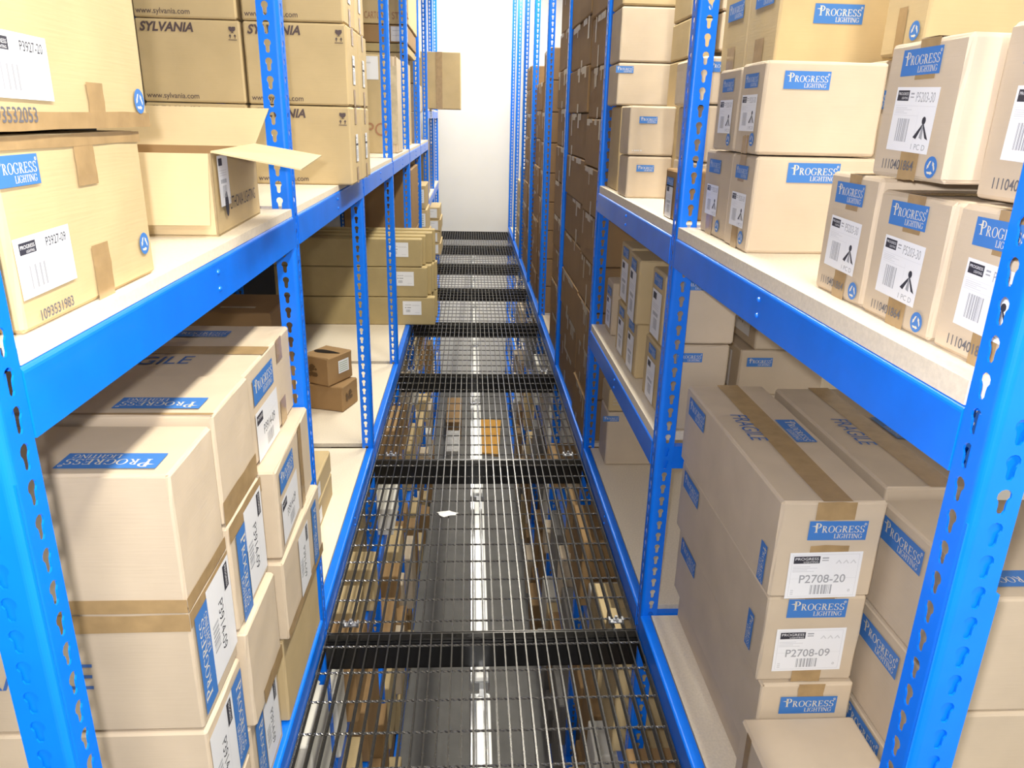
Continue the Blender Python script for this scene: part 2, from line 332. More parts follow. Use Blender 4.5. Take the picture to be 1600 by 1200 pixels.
# ------------------------------------------------------------------ cartons
FACES = {'-y': ((1, 0, 0), (0, 0, 1), (0, -1, 0)), '+x': ((0, 1, 0), (0, 0, 1), (1, 0, 0)), '-x': ((0, -1, 0), (0, 0, 1), (-1, 0, 0)), '+z': ((1, 0, 0), (0, 1, 0), (0, 0, 1)), '+y': ((-1, 0, 0), (0, 0, 1), (0, 1, 0))}
def face_frame(face, hx, hy, h):
    U, V, N = (Vector(q) for q in FACES[face])
    H = Vector((hx, hy, h / 2)); c = Vector((0, 0, h / 2))
    uh = abs(U.dot(H)); vh = abs(V.dot(H)); nh = abs(N.dot(H))
    return c + N * nh - U * uh - V * vh, U, V, N, 2 * uh, 2 * vh
def body_mesh(hx, hy, h, rnd, k, worn):
    e = .006
    def ticks(a): return [-a, -a + e, -a * .45, a * .1, a * .55, a - e, a]
    tx, ty, tz = ticks(hx), ticks(hy), [z + h / 2 for z in ticks(h / 2)]
    idx = {}; mb = MB(); n = 6
    def vid(i, j, l):
        key = (i, j, l)
        if key in idx: return idx[key]
        p = [tx[i], ty[j], tz[l]]; ex = [i in (0, n), j in (0, n), l in (0, n)]; sg = [(-1 if q == 0 else 1) for q in (i, j, l)]
        ne = sum(ex)
        if ne >= 2:
            pull = e * (.30 if ne == 2 else .46) + rnd.random() * worn * (.6 if ne == 2 else 1.4)
            for a in range(3):
                if ex[a]: p[a] -= sg[a] * pull
        elif rnd.random() < .8:
            for a in range(3):
                if ex[a]: p[a] -= sg[a] * rnd.random() * worn * .25
        mb.v.append(tuple(p)); idx[key] = len(mb.v) - 1; return idx[key]
    def q(f, flip):
        mb.f.append(f[::-1] if flip else f); mb.m.append(0)
    mb.mats = [k]
    for a in range(n):
        for b in range(n):
            for end in (0, n):
                q((vid(a, b, end), vid(a + 1, b, end), vid(a + 1, b + 1, end), vid(a, b + 1, end)), end == 0)
                q((vid(a, end, b), vid(a + 1, end, b), vid(a + 1, end, b + 1), vid(a, end, b + 1)), end == n)
                q((vid(end, a, b), vid(end, a + 1, b), vid(end, a + 1, b + 1), vid(end, a, b + 1)), end == 0)
    return mb.mesh('carton_body')
def carton(x0, x1, y0, y1, z0, z1, label, dec=(), tape=(), group=None, k='kraft', rz=0.0, worn=.0022, name='cardboard_carton', tk='tape', cat='carton'):
    g = .0012
    hx, hy, h = (x1 - x0) / 2 - g, (y1 - y0) / 2 - g, z1 - z0 - g
    o = link(name, body_mesh(hx, hy, h, random.Random(int(abs(x0) * 1000) * 7 + int(y0 * 1000) * 13 + int((z0 + 3) * 1000)), k, worn), None, ((x0 + x1) / 2, (y0 + y1) / 2, z0))
    o.rotation_euler.z = rz
    tag(o, label, cat, group)
    if tape:
        for face, u0, v0, u1, v1 in tape:
            mb = MB()
            O, U, V, N, fu, fv = face_frame(face, hx, hy, h); r = random.Random(int(u0 * 99) * 37 + int(v0 * 99) * 11 + int(abs(x0) * 999) + int(y0 * 99))
            nseg = 5; lng = abs(u1 - u0) * fu < abs(v1 - v0) * fv; pts = []
            for i in range(nseg + 1):
                t = i / nseg; j0, j1 = r.uniform(-.0012, .0012), r.uniform(-.0012, .0012); jn = .0009 + (.0006 * r.random())
                if lng:
                    v = v0 + (v1 - v0) * t; a = O + U * (u0 * fu + j0) + V * (v * fv) + N * jn; b = O + U * (u1 * fu + j1) + V * (v * fv) + N * jn
                else:
                    u = u0 + (u1 - u0) * t; a = O + V * (v0 * fv + j0) + U * (u * fu) + N * jn; b = O + V * (v1 * fv + j1) + U * (u * fu) + N * jn
                pts.append((a, b))
            for i in range(nseg): mb.poly([pts[i][0], pts[i][1], pts[i + 1][1], pts[i + 1][0]] if lng else [pts[i][1], pts[i][0], pts[i + 1][0], pts[i + 1][1]], tk)
            link('packing_tape', mb.mesh('packing_tape'), o)
    for d in dec:
        kind, face, u, v, wd = d[:5]; rot = d[5] if len(d) > 5 else 0; vs = d[6] if len(d) > 6 else 1.0
        me, nm, asp = decal(kind); O, U, V, N, fu, fv = face_frame(face, hx, hy, h)
        c, s_ = math.cos(math.radians(rot)), math.sin(math.radians(rot))
        A = U * c + V * s_; B = (-U * s_ + V * c) * vs
        p = O + U * (u * fu) + V * (v * fv) + N * .0019
        ch = link(nm, me, o)
        ch.matrix_local = Matrix(((A.x * wd, B.x * wd, N.x * wd * .08, p.x), (A.y * wd, B.y * wd, N.y * wd * .08, p.y), (A.z * wd, B.z * wd, N.z * wd * .08, p.z), (0, 0, 0, 1)))
    return o

# ------------------------------------------------------------------ room shell
def shell(name, x0, x1, y0, y1, z0, z1, k):
    mb = MB(); mb.box(x0, x1, y0, y1, z0, z1, k); o = link(name, mb.mesh(name)); o['kind'] = 'structure'; return o
ZF, ZC = -2.5, 3.9
shell('wall_back', -2.6, 2.6, 11.0, 11.1, ZF, ZC, 'wall')
shell('wall_left', -2.6, -2.5, -3.0, 11.0, ZF, ZC, 'shadew')
shell('wall_right', 2.5, 2.6, -3.0, 11.0, ZF, ZC, 'wall')
shell('floor', -2.6, 2.6, -3.0, 11.1, ZF - .1, ZF, 'conc')
shell('ceiling', -2.6, 2.6, -3.0, 11.1, ZC, ZC + .1, 'ceil')

# ------------------------------------------------------------------ racks
XL, XR, Y0, DP = -.445, .535, .682, 1.263
YK = [Y0 + DP * i for i in range(9)]
DEPTH = .95; PW = .05; PITCH_H = .04
Z_BOT, Z_TOP = ZF, 3.02
def post_mesh(sx):
    """angle upright with keyholes; corner at origin, flange A along +y, flange B along x*sx"""
    rc = .010; s0, s1 = rc, PW; cs = .030; t = .0022
    hole = []
    for i in range(9):
        a = math.radians(-50 + 280 * i / 8); hole.append((cs + .0082 * math.cos(a), .005 + .0082 * math.sin(a)))
    hole += [(cs - .0046, -.006)] + [(cs + .0046 * math.cos(a), -.0125 + .0046 * math.sin(a)) for a in (math.pi * 1.0, math.pi * 1.33, math.pi * 1.67, 0)] + [(cs + .0046, -.006)]
    bm = bmesh.new(); hp = PITCH_H / 2
    outer = [(s0, -hp), (s1, -hp), (s1, hp), (s0, hp)]
    vo = [bm.verts.new((x, z, 0)) for x, z in outer]; vh = [bm.verts.new((x, z, 0)) for x, z in hole]
    ed = [bm.edges.new((vo[i], vo[(i + 1) % 4])) for i in range(4)] + [bm.edges.new((vh[i], vh[(i + 1) % len(vh)])) for i in range(len(vh))]
    bmesh.ops.triangle_fill(bm, use_beauty=True, use_dissolve=False, edges=ed)
    bm.verts.index_update(); cv = [(v.co.x, v.co.y) for v in bm.verts]; cf = [tuple(v.index for v in f.verts) for f in bm.faces]; bm.free()
    mb = MB(); n = int(round((Z_TOP - Z_BOT) / PITCH_H)); nh = len(hole)
    for fl in (0, 1):
        def P(s, z, d):   # d: depth behind the face
            return ((d * sx, s, z) if fl == 0 else (s * sx, d, z))
        for c in range(n):
            zc = Z_BOT + (c + .5) * PITCH_H
            for d in (0, t): mb.add([P(s, zc + z, d) for s, z in cv], cf, 'blue')
            vs = [P(s, zc + z, 0) for s, z in hole] + [P(s, zc + z, t) for s, z in hole]
            mb.add(vs, [(i, (i + 1) % nh, nh + (i + 1) % nh, nh + i) for i in range(nh)], 'blue')
        for s in (s1,): mb.poly([P(s, Z_BOT, 0), P(s, Z_BOT, t), P(s, Z_TOP, t), P(s, Z_TOP, 0)], 'blue')
    pr = None
    for i in range(8):
        a = math.pi / 2 * i / 7; q = (rc - rc * math.cos(a), rc - rc * math.sin(a)); qi = (rc - (rc - t) * math.cos(a), rc - (rc - t) * math.sin(a))
        if pr:
            for u, v in ((pr[0], q), (pr[1], qi)): mb.poly([(u[0] * sx, u[1], Z_BOT), (v[0] * sx, v[1], Z_BOT), (v[0] * sx, v[1], Z_TOP), (u[0] * sx, u[1], Z_TOP)], 'blue')
        pr = (q, qi)
    me = mb.mesh('upright_post'); return me
PM = {1: post_mesh(1), -1: post_mesh(-1)}
def beam_mesh(ln, h, sgn, rivet=True):
    """front beam along y; face at x=0 looking to +x*sgn, top at z=0"""
    mb = MB(); r = .007; prof = []
    for i in range(5):
        a = math.pi / 2 * i / 4; prof.append((-r + r * math.cos(a), -r + r * math.sin(a)))
    prof = [(0, -h), *prof, (-.03, 0), (-.03, -.004), (-.006, -.004), (-.006, -h)]
    n = len(prof); vs = [(x * sgn, y, z) for y in (0, ln) for x, z in prof]
    fs = [(i, (i + 1) % n, n + (i + 1) % n, n + i) for i in range(n)] + [tuple(range(n)), tuple(range(n, 2 * n))]
    mb.add(vs, fs, 'blue')
    if rivet:
        for z in (-.022, -.052):
            for ring in range(3):
                a0, a1 = ring * math.pi / 6, (ring + 1) * math.pi / 6
                for i in range(8):
                    t0, t1 = 2 * math.pi * i / 8, 2 * math.pi * (i + 1) / 8
                    def P(a, t): return (.004 * math.sin(a + .0) * sgn if False else (.004 * math.sin(a)) * sgn, ln * .5 + .005 * math.cos(a) * math.cos(t), z + .005 * math.cos(a) * math.sin(t))
                    mb.poly([P(a0, t0), P(a0, t1), P(a1, t1), P(a1, t0)], 'blue')
    me = mb.mesh('shelf_beam'); return me
BL = DP - PW - .003
BM = {1: beam_mesh(BL, .076, 1), -1: beam_mesh(BL, .076, -1)}
# shelf levels (board top) for every bay: left and right; lower storey shared
LOW = [-.62, -1.24, -1.86, -2.38]
left_lv = {0: [1.225], 1: [1.225], 2: [1.225], 3: [1.225], 4: [1.225], 5: [1.225], 6: [.62, 1.53], 7: [.62, 1.53]}
right_lv = {0: [1.195], 1: [.60, 1.195], 2: [1.06], 3: [1.06], 4: [1.06], 5: [1.06], 6: [.9], 7: [.9]}
ORD = ['first', 'second', 'third', 'fourth', 'fifth', 'sixth', 'seventh', 'eighth']
for side, X, sg, lv in (('left', XL, 1, left_lv), ('right', XR, -1, right_lv)):
    root = bpy.data.objects.new('boltless_rack', None); COL.objects.link(root); root.location = (X, Y0, ZF)
    tag(root, 'blue boltless steel rack with keyhole posts on the %s of the grated walkway' % side, 'rack', 'blue racks along the walkway')
    def child(name, me, loc):
        o = link(name, me, root); o.location = Vector(loc) - root.location; return o
    for k, y in enumerate(YK):
        child('upright_post', PM[-sg], (X, y, 0))
        rp = child('rear_upright', PM[sg], (X - sg * DEPTH, y, 0))
    mb = MB(); mb.box(min(0, -sg * .046), max(0, -sg * .046), .004, .0065, -.15, .98 if sg == 1 else .93, 'blue')
    if sg == -1: mb.box(.046, .058, .003, .0075, -.15, .84, 'blue')
    child('splice_plate', mb.mesh('splice_plate'), (X, YK[0], .12))
    end = MB(); end.box(0, 1, -.012, .012, -.07, 0, 'blue'); end_me = end.mesh('side_beam')
    for k in range(8):
        y = YK[k]
        for li, z in enumerate([0.0] + lv[k] + LOW):
            bt = {True: (z - (.018 if sg == 1 else .028)) - .0006, False: z - .0006}[z > .3]
            if z > .3 and sg == -1 and k >= 2: continue       # those stacks hide or lack a front beam
            b = child('shelf_beam', BM[sg], (X + sg * .0015, y + PW + .0015, bt))
            if z >= 0:
                child('rear_beam', BM[-sg], (X - sg * (DEPTH + .0015), y + PW + .0015, bt))
                if z > .3 and k in (0, 1, 2) or (sg == -1 and k == 1):
                    e = child('side_beam', end_me, (min(X - sg * .004, X - sg * (DEPTH - .004)), y + .02, bt)); e.scale.x = DEPTH - .008
            if z > .3 and sg == -1 and k >= 2: continue
            if z < -2.3: continue
            t = .018 if sg == 1 else .028
            if z <= 0: t = .018
            m = MB(); xin = .002 if z > .3 else .032
            xa, xb = sorted((X - sg * xin, X - sg * (DEPTH - .03)))
            m.box(xa, xb, y + (.053 if k else .056), y + DP - .002, z - t, z, 'board')
            bo = link('shelf_board', m.mesh('shelf_board')); 
            cx, cy = (xa + xb) / 2, y + DP / 2
            bo.data.transform(Matrix.Translation((-cx, -cy, -z))); bo.location = (cx, cy, z)
            if z > .3: nmz = {True: 'waist-high shelf', False: 'knee-high shelf'}[z > .7]
            elif z == 0: nmz = 'shelf level with the walkway'
            else: nmz = '%s shelf below the walkway' % ORD[LOW.index(z)]
            if z > 1.4: nmz = 'chest-high shelf'
            tag(bo, 'particle board, %s rack, %s, %s bay' % (side, nmz, ORD[k]), 'shelf board', 'particle boards on the racks')
# ------------------------------------------------------------------ walkway: grating, crossbeams, batten light
GX0, GX1, GZ = XL + .004, XR - .004, -.07
def grating_mesh(ln):
    mb = MB(); n = 30; px = (GX1 - GX0 - .006) / n
    for i in range(n + 1):
        x = GX0 + .003 + i * px; mb.box(x - .0022, x + .0022, 0, ln, -.025, 0, 'grate')
    for y in (0.0, ln - .004): mb.box(GX0, GX1, y, y + .004, -.025, -.001, 'grate')
    ny = int(ln / .107)
    for j in range(ny):
        y = (j + .5) * ln / ny; m = 150; a = .0034; rings = []
        for i in range(m + 1):
            x = GX0 + (GX1 - GX0) * i / m; th = 2 * math.pi * (x / .065)
            rings.append([(x, y + a * math.cos(th + q * math.pi / 2) * 1.1, -.003 + a * math.sin(th + q * math.pi / 2)) for q in range(4)])
        b = len(mb.v); mi = mb.mi('rod')
        for rg in rings: mb.v += rg
        for i in range(m):
            for q in range(4):
                mb.f.append((b + i * 4 + q, b + (i + 1) * 4 + q, b + (i + 1) * 4 + (q + 1) % 4, b + i * 4 + (q + 1) % 4)); mb.m.append(mi)
    return mb.mesh('walkway_grating')
gm = grating_mesh(DP - .004)
GR = []
for k in range(8):
    y = YK[k] + .025
    o = link('walkway_grating', gm, None, (0, y, GZ)); GR.append(o)
    tag(o, 'black bar grating of the walkway between the racks, %s panel from the camera' % ORD[k], 'grating', 'grating panels of the walkway')
xm = MB()
xm.box(XL + .002, XR - .002, 0, .003, -.092, 0, 'beamk'); xm.box(XL + .002, XR - .002, 0, .055, -.004, 0, 'beamk'); xm.box(XL + .002, XR - .002, 0, .03, -.092, -.088, 'beamk')
xme = xm.mesh('walkway_crossbeam')
bolt = MB(); bolt.cyl((0, 0, .010), (0, 0, .018), .009, 'zinc', 6); bolt.cyl((0, 0, .018), (0, 0, .028), .005, 'zinc', 10); bolt.box(-.022, .022, -.009, .009, .006, .010, 'zinc'); bolt.box(-.024, -.018, -.009, .009, .004, .02, 'zinc'); bolt.box(.018, .024, -.009, .009, .004, .02, 'zinc')
bme = bolt.mesh('clamp_bolt')
for g in GR[1:]:
    for x in (XL + .075, XR - .065): link('clamp_bolt', bme, g, (x, .028, .001))
for k in range(1, 9):
    o = link('walkway_crossbeam', xme, None, (0, YK[k] + .004, -.097))
    tag(o, 'black steel channel carrying the walkway grating, %s one from the camera' % ORD[k - 1], 'crossbeam', 'crossbeams under the grating')
for k in range(0, 8):
    y0, y1 = YK[k] + .02, YK[k + 1] - .03
    bt = bpy.data.objects.new('batten_light', None); COL.objects.link(bt); bt.location = (.033, (y0 + y1) / 2, -.25)
    tag(bt, 'narrow white batten light fixed under the grating, %s from the camera' % ORD[k], 'light', 'batten lights under the walkway')
    hl = (y1 - y0) / 2
    m = MB(); m.box(-.030, .034, -hl, hl, -.05, -.012, 'zinc'); bevel_mod(link('channel', m.mesh('channel'), bt), .004)
    m = MB(); m.box(-.010, .012, -hl + .03, hl - .03, -.012, .002, 'lampw'); bevel_mod(link('lamp_tray', m.mesh('lamp_tray'), bt), .004)
    m = MB(); m.cyl((.029, -hl + .05, -.004), (.029, hl - .02, -.004), .005, 'lampw'); link('conduit', m.mesh('conduit'), bt)
    m = MB(); m.box(-.022, .03, -hl, -hl + .05, -.012, .006, 'lampw'); bevel_mod(link('end_cap', m.mesh('end_cap'), bt), .003)
    m = MB(); m.box(.0, .02, hl - .03, hl, -.01, .054 if False else .03, 'zinc'); link('hanger', m.mesh('hanger'), bt)

# ================================================================== cartons, left rack, waist-high shelf
ZL, ZR = 1.225, 1.195
carton(-.93, -.461, .78, 1.128, ZL, 1.424, 'large tan carton with small blue logo and white label standing on the near left shelf', k='tan', worn=.004,
       dec=[('P3927-09', '+x', .175, .345, .112, 1), ('logo', '+x', .10, .83, .085, 0), ('recycle', '+x', .905, .24, .030), ('lot1093531983', '+x', .19, .075, .07, 1)],
       tape=[('+x', .46, .70, .60, 1), ('+x', .47, 0, .60, .34), ('+z', 0, .4, 1, .6), ('+x', 0, .93, 1, 1)])
carton(-.94, -.455, .74, 1.157, 1.428, 1.80, 'large tan carton with taped bottom edge stacked on another at the upper left corner', k='tan', worn=.004,
       dec=[('P3927-20', '+x', .255, .165, .112, -1), ('recycle', '+x', .93, .09, .032), ('lot1093532053', '+x', .185, .04, .09, 0)],
       tape=[('+x', .58, 0, .68, .14), ('+x', 0, 0, 1, .05), ('-y', .0, 0, 1, .05)])
# open carton: walls, floor and four flaps
ob = bpy.data.objects.new('open_carton', None); COL.objects.link(ob); ob.location = (-.66, 1.65, ZL); ob.rotation_euler.z = .05
tag(ob, 'open brown carton with its flaps folded out beside the left post', 'carton')
def plate(name, pts, k, parent, th=.004, k2=None):
    a = [Vector(p) for p in pts]; n = (a[1] - a[0]).cross(a[2] - a[0]).normalized() * th
    mb = MB(); b = [p + n for p in a]; c = len(a)
    mb.poly(a[::-1], k); mb.poly(b, k2 or k)
    for i in range(c): mb.poly([a[i], a[(i + 1) % c], b[(i + 1) % c], b[i]], 'inside')
    return link(name, mb.mesh(name), parent)
ax, ay, ah = .172, .185, .152
plate('front_panel', [(-ax, -ay, 0), (ax, -ay, 0), (ax, -ay, ah), (-ax, -ay, ah)][::-1], 'inside', ob, .004, 'kraft')
plate('back_panel', [(-ax, ay, 0), (ax, ay, 0), (ax, ay, ah), (-ax, ay, ah)], 'inside', ob, .004, 'brown')
rp = plate('side_panel', [(ax, -ay, 0), (ax, ay, 0), (ax, ay, ah), (ax, -ay, ah)][::-1], 'tan', ob, .004, 'inside')
plate('side_panel', [(-ax, -ay, 0), (-ax, ay, 0), (-ax, ay, ah), (-ax, -ay, ah)], 'brown', ob, .004, 'inside')
plate('bottom_panel', [(-ax, -ay, 0.001), (ax, -ay, 0.001), (ax, ay, 0.001), (-ax, ay, 0.001)], 'inside', ob, .003)
plate('front_flap', [(-ax, -ay - .003, ah), (ax - .004, -ay - .003, ah), (ax - .008, -ay - .022, ah - .128), (-ax, -ay - .022, ah - .128)], 'inside', ob, .003)
plate('back_flap', [(-ax, ay, ah), (ax, ay, ah), (ax + .035, ay + .02, ah + .083), (-ax, ay + .02, ah + .083)][::-1], 'inside', ob, .003)
plate('side_flap', [(ax, -ay, ah + .002), (ax + .15, -ay + .07, ah - .032), (ax + .155, ay - .04, ah - .018), (ax, ay, ah + .004)], 'inside', ob, .003)
for kind, u, v, wd in (('midlab', .15, .66, .075), ('lith', .48, .42, .27)):
    me, nm, asp = decal(kind); ch = link(nm, me, rp)
    ch.matrix_local = Matrix(((0, 0, .08 * wd, ax + .0055), (wd, 0, 0, -ay + u * 2 * ay), (0, wd, 0, v * ah), (0, 0, 0, 1)))
# twelve-cell block of lamp cartons
sx = [(-1.054, -.728), (-.722, -.396)]; sz = [(ZL, 1.4765), (1.4775, 1.7235), (1.7245, 1.972)]
rown = ['bottom', 'middle', 'top']
for ri, (za, zb) in enumerate(sz):
    for ci, (xa, xb) in enumerate(sx):
        for di, (ya, yb) in enumerate(((2.649, 2.90), (2.905, 3.13))):
            if ci == 0 and di == 1: continue
            d = []
            if di == 0: d = [('SYLVANIA', '-y', .30, .905, .165), ('wsyl', '-y', .29, .07, .165), ('glass', '-y', .925, .845, .026)]
            tp = []
            if ci == 1: d.append(('syllab', '+x', .5, .47, .052)); tp = [('+x', .42, .78, .58, 1), ('+x', .42, 0, .58, .22)]
            carton(xa, xb - (.006 if ri == 2 else 0), ya, yb, za, zb, 'lamp carton with handling arrows, %s row, %s column%s, left shelf' % (rown[ri], ('left', 'right')[ci], (', front one', ', rear one')[di] if ci else ''),
                   dec=d, tape=tp, group='lamp cartons on the left shelf', k='tan')
# third and later bays of the left shelf
carton(-.92, -.52, 5.0, 5.45, ZL, 1.80, 'tall brown carton with red print and white label between the left posts', k='tan', dec=[('plainlab', '-y', .70, .87, .15, 0, 1.1), ('PO', '-y', .84, .24, .13)])
carton(-.515, -.458, 5.05, 5.4, ZL, 1.80, 'narrow tattered carton with torn tape standing behind the third left post', k='kraft', worn=.02, tape=[('-y', .0, .1, 1, .9)], tk='tapeg')
carton(-1.0, -.50, 5.85, 6.75, ZL, 1.875, 'brown carton under the printed master carton, left shelf', k='tan', dec=[('plainlab', '-y', .9, .33, .1)])
carton(-1.0, -.46, 5.85, 6.75, 1.879, 1.935, 'flat brown carton sandwiched below the dark one, left shelf', k='olive')
carton(-1.0, -.45, 5.85, 6.75, 1.938, 2.055, 'dark brown carton with a white label under the master carton', k='brown', dec=[('plainlab', '-y', .90, .5, .12)])
carton(-1.0, -.44, 5.85, 6.75, 2.058, 2.45, 'big brown master carton with faded red print at the top of its stack', k='tan', dec=[('MASTER', '-y', .62, .14, .45)])
for i, (a, b, q, k) in enumerate(((ZL, 1.485, 0, 'kraft'), (1.488, 1.72, .012, 'kraft'), (1.723, 1.95, -.008, 'tan'), (1.953, 2.18, .006, 'kraft'))):
    carton(-.80, -.472 + q, 7.06, 7.60, a, b, 'pale carton, %s from the bottom of the stack beyond the fourth left post' % ORD[i], k=k, worn=.006, group='stack beyond the fourth left post', dec=[('plainlab', '+x', .3, .5, .2)] if i == 3 else [])
carton(-.60, -.11, 8.66, 9.2, 1.532, 2.10, 'brown carton jutting out over the aisle at the far left', k='tan', worn=.006, tape=[('-y', .46, 0, .6, 1)])
carton(-.9, -.47, 9.62, 10.3, .622, 1.15, 'brown carton on the knee-high far left shelf beside the white wall', k='tan', dec=[('plainlab', '-y', .8, .5, .14)])
carton(-.9, -.47, 8.40, 9.1, .622, 1.2, 'tan carton under the jutting carton at the far left', k='tan')

# ---------------------------------------------------------------- left rack, walkway level
K1, K2, K3 = (1.062, 1.262), (1.266, 1.49), (1.53, 1.938)
def strips(front=True, a=90): return [('logostrip', '+x', .28, .5, .19, a), ('sideP3914-09', '+x', .70, .5, .17, a)]
carton(-.95, -.458, *K1, .675, .926, 'near kraft carton with upside-down blue logo on its top, left under the shelf', worn=.004, dec=[('logo', '+z', .785, .24, .155, 180)], tape=[('+x', 0, 0, 1, .10), ('-y', 0, 0, 1, .10)])
carton(-.95, -.458, *K1, .430, .672, 'kraft carton with a blue handwritten note, second from top of the near left stack', worn=.004, dec=[('FRAGILE', '-y', .44, .50, .21), ('logostrip', '+x', .22, .5, .2, 90), ('sideP3914-09', '+x', .68, .55, .20, -90)], tape=[('-y', 0, .86, 1, 1), ('+x', 0, .88, 1, 1)])
carton(-.95, -.456, *K1, .186, .427, 'kraft carton at the bottom left edge, third in the near left stack', worn=.004, dec=[('sideP3914-09', '+x', .33, .5, .2, -90), ('logostrip', '+x', .8, .5, .2, -90)])
carton(-.95, -.458, *K1, .001, .183, 'kraft carton at the foot of the near left stack', worn=.003)
carton(-.95, -.456, *K2, .716, .942, 'kraft carton with upside-down blue logo, right behind the near left one', worn=.004, dec=[('logo', '+z', .775, .26, .155, 180)], tape=[('+x', 0, 0, 1, .22), ('+z', 0, 0, 1, .04)])
carton(-.95, -.452, *K2, .478, .713, 'kraft carton with side logo and label, second down behind the near left stack', worn=.004, dec=[('logostrip', '+x', .28, .42, .2, -90), ('sideP3914-09', '+x', .68, .50, .20, -90)], tape=[('+x', 0, .85, 1, 1)])
carton(-.95, -.440, *K2, .238, .475, 'kraft carton with a bare side, third down behind the near left stack', worn=.004, tape=[('+x', .3, 0, 1, .16)])
carton(-.95, -.455, *K2, .001, .235, 'kraft carton at the foot behind the near left stack', worn=.003, dec=[('logostrip', '+x', .25, .5, .19, -90), ('sideP3914-09', '+x', .65, .5, .18, -90)])
carton(-.98, -.476, 1.495, 1.94, .700, .926, 'wide kraft carton with a handwritten note and taped top beside the left post', worn=.004, dec=[('FRAGILE', '+z', .50, .30, .22, 4), ('logo', '+x', .38, .74, .17), ('sideP3914-09', '+x', .40, .26, .19), ('logo', '+z', .60, .80, .15)], tape=[('+z', 0, .42, 1, .56), ('+x', .68, .74, .80, 1), ('+x', .68, 0, .80, .3)])
carton(-.95, -.437, *K3, .470, .697, 'kraft carton jutting out under the wide one beside the left post', worn=.004, rz=.03, dec=[('logo', '+x', .25, .80, .15), ('sideP3914-09', '+x', .28, .36, .18)], tape=[('+x', .62, 0, .72, 1)])
carton(-.95, -.428, *K3, .250, .467, 'kraft carton third down beside the left post, jutting furthest out', worn=.004, rz=-.01, dec=[('sideP3914-09', '+x', .48, .5, .17, -90), ('logostrip', '+x', .80, .5, .18, -90)], tape=[('+x', 0, 0, 1, .14)])
carton(-.95, -.448, *K3, .001, .247, 'kraft carton at the foot of the pile beside the left post', worn=.004, k='tan')
# second and third bays at floor level
carton(-.84, -.55, 2.345, 2.75, .106, .200, 'brown carton with white label on top of another, left shelf floor past the post', k='tan', dec=[('plainlab', '+x', .35, .5, .07)])
carton(-.84, -.55, 2.345, 2.75, .001, .104, 'brown carton with white label under another, left shelf floor past the post', k='tan', dec=[('plainlab', '+x', .35, .5, .07)])
carton(-.819, -.619, 3.674, 3.854, .001, .138, 'small brown printed carton lying under a similar one, left floor shelf', k='brown', rz=-.3, dec=[('map', '+x', .4, .5, .1)], worn=.004)
carton(-.827, -.657, 3.677, 3.877, .140, .290, 'small brown printed carton with a dark oval on its lid, left floor shelf', k='brown', rz=-.5, worn=.004, dec=[('oval', '+z', .52, .5, .15, 8), ('map', '-y', .3, .45, .13), ('greenlab', '+x', .62, .55, .085)])
carton(-1.36, -.90, 3.36, 3.74, .001, .60, 'brown carton with a grey strip on top in the dark behind the left post', k='brown', tape=[('+z', .45, .22, .8, .3)], tk='tapeg')
# long fluorescent-tube cartons stacked across the shelf
zs = [.001, .213, .430, .628]
rows = [(5.40, [(-.257, .207), (-.262, .208), (-.345, .20)]), (5.61, [(-.30, .22), (-.27, .225), (-.32, .215)])]
yy = 5.40; long_n = 0
for di in range(4):
    base = .001
    for ri in range(3):
        h = (.207, .218, .200)[ri] + (.012 * di if ri == 2 else .0)
        xr_ = [(-.257, -.31, -.345), (-.285, -.285, -.325), (-.30, -.27, -.28), (-.25, -.25, -.262)][di][ri]
        carton(-1.40 + .02 * di, xr_, 5.40 + .082 * di, 5.480 + .082 * di, base, base + h, 'long olive carton across the left shelf, %s layer up, %s row back' % (ORD[ri], ORD[di]), k='olive', worn=.003,
               group='long tube cartons across the left shelf', dec=[('longlab', '-y', (.855, .85, .845)[ri], .62, .135)] if di == 0 else [])
        base += h + .002
for i in range(4):
    carton(-.86, -.375 - .012 * i, 7.10, 7.62, .001 + .215 * i, .213 + .215 * i, 'brown carton with pale green label, %s up in the far left stack' % ORD[i], k='tan', group='green-label stack at the far left', dec=[('greenlab', '-y', .80, .55, .15)])
for i in range(4):
    carton(-.83, -.325 - .012 * (i % 2), 8.42, 8.95, .001 + .130 * i, .129 + .130 * i, 'brown carton with white end label, %s up beside the far left end of the walkway' % ORD[i], k='tan', group='white-label stack at the far left', dec=[('plainlab', '-y', .82, .5, .12)])
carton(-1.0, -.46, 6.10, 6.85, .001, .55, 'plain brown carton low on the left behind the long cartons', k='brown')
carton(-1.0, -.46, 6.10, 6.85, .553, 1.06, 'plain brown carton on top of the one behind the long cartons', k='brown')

# ================================================================== right rack, waist-high shelf
def spot(n, x0, x1, y0, y1, z0, z1, label):
    h = z1 - z0; L = y1 - y0
    carton(x0, x1, y0, y1, z0, z1, label, worn=.003, group='spotlight cartons on the right shelf',
           dec=[('logo', '-x', .47, .845, .088, 0), ('P5203-30', '-x', .49, .435, .098, -2), ('lot1110401864', '-x', .40, .105, .075, 0), ('recycle', '-x', .84, .11, .026)],
           tape=[('-x', .42, .72, .66, 1), ('-x', .42, 0, .66, .22), ('+z', 0, .38, 1, .62)])
spot(0, .578, .80, 1.066, 1.224, ZR, 1.384, 'kraft carton with a spotlight drawing on its label, farthest of the lower three')
spot(1, .575, .80, .884, 1.060, ZR, 1.370, 'kraft carton with a spotlight drawing on its label, middle of the lower three')
spot(2, .575, .80, .70, .878, ZR, 1.370, 'kraft carton with a spotlight drawing on its label, lower one beside the near right post')
spot(3, .566, .80, .905, 1.082, 1.3865, 1.557, 'kraft carton with a spotlight drawing on its label, upper tier, farther one')
spot(4, .602, .82, .72, .900, 1.3725, 1.566, 'kraft carton with a spotlight drawing on its label, upper tier, by the near right post')
